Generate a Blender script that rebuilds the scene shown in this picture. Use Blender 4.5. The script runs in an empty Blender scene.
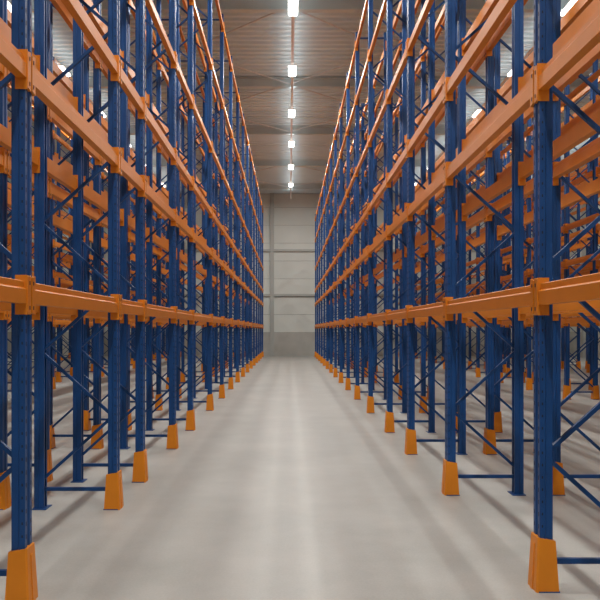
import bpy, math, random, bmesh
from mathutils import Vector
random.seed(3)
sc=bpy.context.scene
try:
    sc.view_settings.view_transform='Standard'
    sc.view_settings.look='None'
except Exception: pass

# ---------------- materials ----------------
def newmat(n):
    m=bpy.data.materials.new(n); m.use_nodes=True
    nt=m.node_tree; return m,nt,nt.nodes['Principled BSDF']
def paint(name,c1,c2,rough,scale=6,metal=0.0,spec=.5):
    m,nt,b=newmat(name)
    tc=nt.nodes.new('ShaderNodeTexCoord'); n=nt.nodes.new('ShaderNodeTexNoise')
    n.inputs['Scale'].default_value=scale; n.inputs['Detail'].default_value=5
    r=nt.nodes.new('ShaderNodeValToRGB')
    r.color_ramp.elements[0].position=.3; r.color_ramp.elements[1].position=.7
    r.color_ramp.elements[0].color=(*c1,1); r.color_ramp.elements[1].color=(*c2,1)
    nt.links.new(tc.outputs['Object'],n.inputs['Vector']); nt.links.new(n.outputs['Fac'],r.inputs['Fac'])
    nt.links.new(r.outputs['Color'],b.inputs['Base Color'])
    b.inputs['Roughness'].default_value=rough; b.inputs['Metallic'].default_value=metal
    b.inputs['Specular IOR Level'].default_value=spec
    return m
BLUE=paint('blue_powder_coat',(.007,.060,.215),(.009,.070,.245),.40,spec=.35)
BLUE2=paint('blue_brace_paint',(.006,.048,.17),(.008,.058,.20),.45,spec=.3)
ORANGE=paint('orange_powder_coat',(.70,.225,.014),(.75,.245,.018),.42,spec=.35)
GUARD=paint('orange_guard_plastic',(.72,.235,.012),(.78,.26,.015),.42,spec=.3)
SLOT=paint('slot_shadow',(.004,.010,.035),(.006,.014,.045),.7)
STEEL=paint('galvanised_steel',(.55,.58,.58),(.65,.68,.68),.5,metal=.1)
DECK=paint('roof_deck_paint',(.57,.69,.73),(.62,.74,.78),.6,scale=.8)
BEAMW=paint('roof_beam_paint',(.50,.60,.62),(.55,.65,.67),.55,scale=2)
WALL=paint('wall_panel_paint',(.64,.66,.61),(.70,.72,.67),.6,scale=.5)
COL=paint('wall_column_paint',(.42,.43,.40),(.46,.47,.44),.6,scale=.5)
JOINT=paint('panel_joint_seal',(.12,.12,.11),(.15,.15,.14),.7)
PLINTH=paint('precast_concrete_plinth',(.44,.43,.39),(.50,.49,.45),.8,scale=2)
RAIL=paint('white_trunking',(.8,.8,.78),(.85,.85,.83),.4)

def concrete():
    m,nt,b=newmat('polished_concrete')
    tc=nt.nodes.new('ShaderNodeTexCoord')
    a=nt.nodes.new('ShaderNodeTexNoise'); a.inputs['Scale'].default_value=.9; a.inputs['Detail'].default_value=9; a.inputs['Roughness'].default_value=.65
    c=nt.nodes.new('ShaderNodeTexNoise'); c.inputs['Scale'].default_value=60; c.inputs['Detail'].default_value=8; c.inputs['Roughness'].default_value=.7
    mx=nt.nodes.new('ShaderNodeMath'); mx.operation='MULTIPLY_ADD'; mx.inputs[1].default_value=.6
    nt.links.new(tc.outputs['Object'],a.inputs['Vector']); nt.links.new(tc.outputs['Object'],c.inputs['Vector'])
    nt.links.new(c.outputs['Fac'],mx.inputs[0]); nt.links.new(a.outputs['Fac'],mx.inputs[2])
    r=nt.nodes.new('ShaderNodeValToRGB'); e=r.color_ramp.elements
    e[0].position=.5; e[0].color=(.325,.325,.298,1); e[1].position=1.05; e[1].color=(.465,.462,.43,1)
    nt.links.new(mx.outputs[0],r.inputs['Fac']); nt.links.new(r.outputs['Color'],b.inputs['Base Color'])
    rr=nt.nodes.new('ShaderNodeMapRange'); rr.inputs['To Min'].default_value=.36; rr.inputs['To Max'].default_value=.52
    nt.links.new(a.outputs['Fac'],rr.inputs['Value']); nt.links.new(rr.outputs['Result'],b.inputs['Roughness'])
    b.inputs['Specular IOR Level'].default_value=.4
    return m
CONC=concrete()
def emis(name,col,s):
    m,nt,b=newmat(name); b.inputs['Base Color'].default_value=(*col,1)
    b.inputs['Emission Color'].default_value=(*col,1); b.inputs['Emission Strength'].default_value=s
    return m
LED=emis('led_diffuser',(1,.99,.95),5)

# ---------------- mesh builder ----------------
class MB:
    def __init__(s): s.v=[];s.f=[];s.mi=[]
    def hexa(s,p,mi=0):
        b=len(s.v); s.v+=[tuple(q) for q in p]
        for f in ((0,3,2,1),(4,5,6,7),(0,1,5,4),(1,2,6,5),(2,3,7,6),(3,0,4,7)):
            s.f.append(tuple(b+i for i in f)); s.mi.append(mi)
    def box(s,x0,x1,y0,y1,z0,z1,mi=0):
        s.hexa([(x0,y0,z0),(x1,y0,z0),(x1,y1,z0),(x0,y1,z0),(x0,y0,z1),(x1,y0,z1),(x1,y1,z1),(x0,y1,z1)],mi)
    def loft(s,A,B,mi=0,cap=True):
        n=len(A); b=len(s.v); s.v+=[tuple(q) for q in A]+[tuple(q) for q in B]
        for i in range(n):
            j=(i+1)%n; s.f.append((b+i,b+j,b+n+j,b+n+i)); s.mi.append(mi)
        if cap:
            s.f.append(tuple(b+i for i in reversed(range(n)))); s.mi.append(mi)
            s.f.append(tuple(b+n+i for i in range(n))); s.mi.append(mi)
    def bar(s,p,q,w,t,mi=0):
        p=Vector(p);q=Vector(q);d=(q-p).normalized(); n=Vector((-d.z,0,d.x))*w/2; y=Vector((0,t/2,0))
        s.hexa([p-n-y,p+n-y,p+n+y,p-n+y,q-n-y,q+n-y,q+n+y,q-n+y],mi)
    def obj(s,name,mats,parent=None):
        me=bpy.data.meshes.new(name); me.from_pydata(s.v,[],s.f); me.update()
        bm=bmesh.new(); bm.from_mesh(me); bmesh.ops.recalc_face_normals(bm,faces=bm.faces); bm.to_mesh(me); bm.free()
        for m in mats: me.materials.append(m)
        for p,i in zip(me.polygons,s.mi): p.material_index=i
        o=bpy.data.objects.new(name,me); sc.collection.objects.link(o)
        if parent: o.parent=parent
        return o
def empty(name,loc=(0,0,0)):
    e=bpy.data.objects.new(name,None); sc.collection.objects.link(e); e.location=loc; e.empty_display_size=.3; return e

# ---------------- dimensions ----------------
H=10.0; YB=46.2; YF=-9.0; XW=17.0
LEVELS=[1.82,3.13,3.95,5.25,6.9]
PW=.115; PD=.085; D=.74

def prof(sx,xf,yc):
    a=PW/2; t=.005
    pts=[(.0,-a),(.0,-.022),(.012,-.014),(.012,.014),(.0,.022),(.0,a),
         (.034,a),(.042,a-.010),(PD-.006,a-.010),(PD,a-.014),(PD,a-.036),(PD-t,a-.036),(PD-t,a-.016),
         (.040,a-.016),(.030,a-t),(t,a-t),(t,.026),(.017,.017),(.017,-.017),(t,-.026),(t,-a+t),
         (.030,-a+t),(.040,-a+.016),(PD-t,-a+.016),(PD-t,-a+.036),(PD,-a+.036),(PD,-a+.014),(PD-.006,-a+.010),(.042,-a+.010),(.034,-a)]
    return [(xf+sx*x,yc+y) for x,y in pts]
def upright(mb,sx,xf,yc,slots,UP):
    P=prof(sx,xf,yc)
    mb.loft([(x,y,.008) for x,y in P],[(x,y,UP) for x,y in P])
    x0,x1=sorted((xf-sx*.015,xf+sx*(PD+.03)))
    mb.box(x0,x1,yc-PW/2-.03,yc+PW/2+.03,0,.008)
    if slots:
        z=.38
        while z<min(UP-.1,7):
            for yo in(-.040,.040):
                xa,xb=sorted((xf-sx*.0008,xf+sx*.003))
                mb.box(xa,xb,yc+yo-.005,yc+yo+.005,z,z+.026,1)
            for ys in(-1,1):
                xa,xb=sorted((xf+sx*.013,xf+sx*.021))
                y0=yc+ys*(PW/2-.002); mb.box(xa,xb,min(y0,y0+ys*.0026),max(y0,y0+ys*.0026),z+.01,z+.026,1)
            z+=.075
def guard(mb,sx,xf,yc):
    def ring(e,eb,z,top):
        a=PW/2+e; f=-e; r=PD+eb; c=.010
        return [(xf+sx*x,yc+y,z+(0.0 if not top else k)) for x,y,k in
          [(f+c,-a,0),(f,-a+c,0),(f,a-c,0),(f+c,a,0),(r,a,-.02),(r,-a,-.02)]]
    mb.loft(ring(.030,.024,0.0,False),ring(.029,.023,.03,False))
    mb.loft(ring(.029,.023,.03,False),ring(.014,.008,.33,True))
    mb.hexa([(xf-sx*.036,yc-.02,0),(xf-sx*.028,yc-.02,0),(xf-sx*.028,yc+.02,0),(xf-sx*.036,yc+.02,0),
             (xf-sx*.021,yc-.014,.28),(xf-sx*.008,yc-.014,.28),(xf-sx*.008,yc+.014,.28),(xf-sx*.021,yc+.014,.28)])
def frame(U,G,sx,xf,y,slots,UP,rg):
    yc=y
    upright(U,sx,xf,yc,slots,UP); upright(U,-sx,xf+sx*D,yc,False,UP)
    guard(G,sx,xf,yc)
    if rg: guard(G,-sx,xf+sx*D,yc)
    xa=xf+sx*PD*.75; xb=xf+sx*(D-PD*.75)
    U.bar((xa,yc,.17),(xb,yc,.17),.032,.03,2)
    z=.26; side=1; p=(xb,yc,z)
    while z+.55<UP-.1:
        z+=.55; q=(xa if side else xb,yc,z)
        U.bar(p,q,.026,.028,2); p=q
        p=(p[0],yc,p[2]+.03); z+=.03; side^=1
    U.bar((xa,yc,UP-.12),(xb,yc,UP-.12),.032,.03,2)
def beam(Bm,sx,xf,y0,y1,z):
    h=.132; e=-.012
    pr=[(e,-h/2),(e,h*.12),(e+.004,h*.16),(e+.016,h*.20),(e+.016,h/2-.004),(e+.02,h/2),(.045,h/2),(.045,-h/2)]
    ya=y0+PW/2+.003; yb=y1-PW/2-.003
    Bm.loft([(xf+sx*x,ya,z+k) for x,k in pr],[(xf+sx*x,yb,z+k) for x,k in pr])
    for ys,yy in((1,ya),(-1,yb)):
        x0,x1=sorted((xf-sx*.017,xf+sx*.055))
        q0,q1=sorted((yy,yy+ys*.008)); Bm.box(x0,x1,q0,q1,z-.13,z+.10)
        x0,x1=sorted((xf-sx*.019,xf-sx*.003)); q0,q1=sorted((yy+ys*.006,yy-ys*.048))
        h0,h1=z-.13,z+.10
        Bm.hexa([(x0,q0,h0+.012),(x1,q0,h0+.012),(x1,q1,h0),(x0,q1,h0),(x0,q0,h1-.012),(x1,q0,h1-.012),(x1,q1,h1),(x0,q1,h1)])
        x0,x1=sorted((xf-sx*.021,xf-sx*.016))
        for hz in(-.09,.055): Bm.box(x0,x1,yy-ys*.028-.006,yy-ys*.028+.006,z+hz-.011,z+hz+.011,1)

def rack(xf,sx,ys,slots,UP,rg):
    e=empty('pallet_rack')
    U,G,B=MB(),MB(),MB()
    for i,y in enumerate(ys): frame(U,G,sx,xf,y,slots and y<24,UP,rg)
    for a,b in zip(ys[:-1],ys[1:]):
        for L in LEVELS+[UP-.3]:
            beam(B,sx,xf,a,b,L); beam(B,-sx,xf+sx*D,a,b,L)
    U.obj('upright_frames',[BLUE,SLOT,BLUE2],e)
    B.obj('load_beams',[ORANGE,SLOT],e)
    G.obj('foot_guards',[GUARD],e)
def cont(ys,end=45):
    while ys[-1]+2.7<end: ys.append(ys[-1]+2.7)
    return ys
R=cont([-3.3,-.7,1.95,4.65,7.33,9.7,11.75,14.5,17.3])
L=cont([-3.5,-.9,1.75,4.42,6.75,7.95,10.15,12.0,14.95,17.6])
GAP=.28; AW=3.07
XA=1.535
xs=[XA]
for g in (GAP,AW,GAP,AW,GAP): xs.append(xs[-1]+D+g)
for sx,ys,UP in((1,R,8.45),(-1,L,9.0)):
    for k,xx in enumerate(xs):
        rack(sx*xx,sx,ys,k==0,UP,k>0)

# ---------------- room ----------------
m=MB(); m.box(-XW,XW,YF,YB,-.2,0); m.obj('floor',[CONC])
def wall(name,axis,pos,inward,cols,span):
    m=MB(); a,b=span
    def bx(u0,u1,d0,d1,z0,z1,mi):
        d0,d1=sorted((pos+inward*d0,pos+inward*d1))
        if axis=='y': m.box(u0,u1,d0,d1,z0,z1,mi)
        else: m.box(d0,d1,u0,u1,z0,z1,mi)
    bx(a,b,-.25,-.02,0,H,2)
    bx(a,b,-.02,.04,0,1.45,1)
    z=1.46
    while z<H:
        z1=min(z+1.1,H); bx(a,b,-.02,.0,z,z1-.014,0); z=z1
    for zz in(3.75,6.5): bx(a,b,0,.12,zz-.07,zz+.07,3)
    for c in cols: bx(c-.12,c+.12,.0,.18,0,H,3)
    m.obj(name,[WALL,PLINTH,JOINT,COL])
wall('wall_back','y',YB,-1,[-13,-7,-1.04,4.9,10.9],(-XW,XW))
wall('wall_front','y',YF,1,[-12,-6,0,6,12],(-XW,XW))
wall('wall_left','x',-XW,1,[i*6-5 for i in range(9)],(YF,YB))
wall('wall_right','x',XW,-1,[i*6-5 for i in range(9)],(YF,YB))
m=MB(); y=YF
pts=[]
while y<YB:
    pts+=[(y,H),(y+.13,H),(y+.165,H+.08),(y+.295,H+.08),(y+.33,H)]; y+=.33
for (ya,za),(yb,zb) in zip(pts[:-1],pts[1:]):
    if abs(ya-yb)<1e-6: continue
    b=len(m.v); m.v+=[(-XW,ya,za),(XW,ya,za),(XW,yb,zb),(-XW,yb,zb)]; m.f.append((b,b+1,b+2,b+3)); m.mi.append(0)
m.box(-XW,XW,YF,YB,H+.1,H+.25,0)
m.obj('ceiling',[DECK])
for y in [-5,1,7,13,19,25,31,37,43]:
    m=MB()
    m.box(-XW+.2,XW-.2,y-.10,y+.10,H-.32,H-.29); m.box(-XW+.2,XW-.2,y-.012,y+.012,H-.29,H-.03); m.box(-XW+.2,XW-.2,y-.10,y+.10,H-.03,H-.002)
    m.obj('roof_beam',[BEAMW])
for y in (19,25,37):
    m=MB()
    for x0 in(-6,0,):
        for s in(0,1):
            p=Vector((x0,y,H-.2)); q=Vector((x0+6,y+6,H-.2))
            if s: p.x,q.x=q.x,p.x
            d=(q-p).normalized(); n=Vector((-d.y,d.x,0))*.018; u=Vector((0,0,.018))
            m.hexa([p-n-u,p+n-u,p+n+u,p-n+u,q-n-u,q+n-u,q+n+u,q-n+u])
    m.obj('roof_bracing',[STEEL])
# ---------------- lighting ----------------
LZ=9.50
for xr,en in((.1,175),(-6.9,92),(6.9,92),(-13.2,88),(13.2,88)):
    e=empty('led_light_line')
    m=MB(); m.box(xr-.04,xr+.04,YF+.5,YB-.6,LZ+.06,LZ+.085)
    y=YF+1
    while y<YB-1:
        m.box(xr-.006,xr+.006,y-.006,y+.006,LZ+.085,H); y+=3
    m.obj('trunking_rail',[RAIL],e)
    g=MB(); hs=MB()
    for k in range(-6,6):
        y=18.4+4.5*k
        hs.box(xr-.12,xr+.12,y-.4,y+.4,LZ+.03,LZ+.06)
        A=[(-.09,-.03),(.09,-.03),(.12,.0),(.12,.03),(-.12,.03),(-.12,.0)]
        g.loft([(xr+a,y-.4,LZ+c) for a,c in A],[(xr+a,y+.4,LZ+c) for a,c in A])
        ld=bpy.data.lights.new('led_lamp','AREA'); ld.shape='RECTANGLE'; ld.size=.22; ld.size_y=.8
        ld.energy=en; ld.color=(.99,.99,.96)
        lo=bpy.data.objects.new('led_lamp',ld); sc.collection.objects.link(lo)
        lo.location=(xr,y,LZ-.045); lo.parent=e
    ld=bpy.data.lights.new('added_ceiling_fill','AREA'); ld.shape='RECTANGLE'; ld.size=.07; ld.size_y=YB-YF-2  # added fill light aimed up to brighten the deck, not a real fitting
    ld.energy=85; ld.color=(.96,.99,1)
    lo=bpy.data.objects.new('added_ceiling_fill',ld); sc.collection.objects.link(lo)
    lo.location=(xr,(YB+YF)/2,LZ+.095); lo.rotation_euler=(math.pi,0,0); lo.parent=e
    hs.obj('housings',[RAIL],e); g.obj('diffusers',[LED],e)
w=bpy.data.worlds.new('World'); sc.world=w; w.use_nodes=True
w.node_tree.nodes['Background'].inputs[0].default_value=(.8,.85,.9,1); w.node_tree.nodes['Background'].inputs[1].default_value=.3

cd=bpy.data.cameras.new('camera'); cam=bpy.data.objects.new('camera',cd); sc.collection.objects.link(cam)
cam.location=(0,0,1.6); cam.rotation_euler=(math.pi/2,0,0)
cd.lens=45; cd.sensor_width=36; cd.shift_x=11/600; cd.shift_y=30/600; cd.clip_end=200
sc.camera=cam
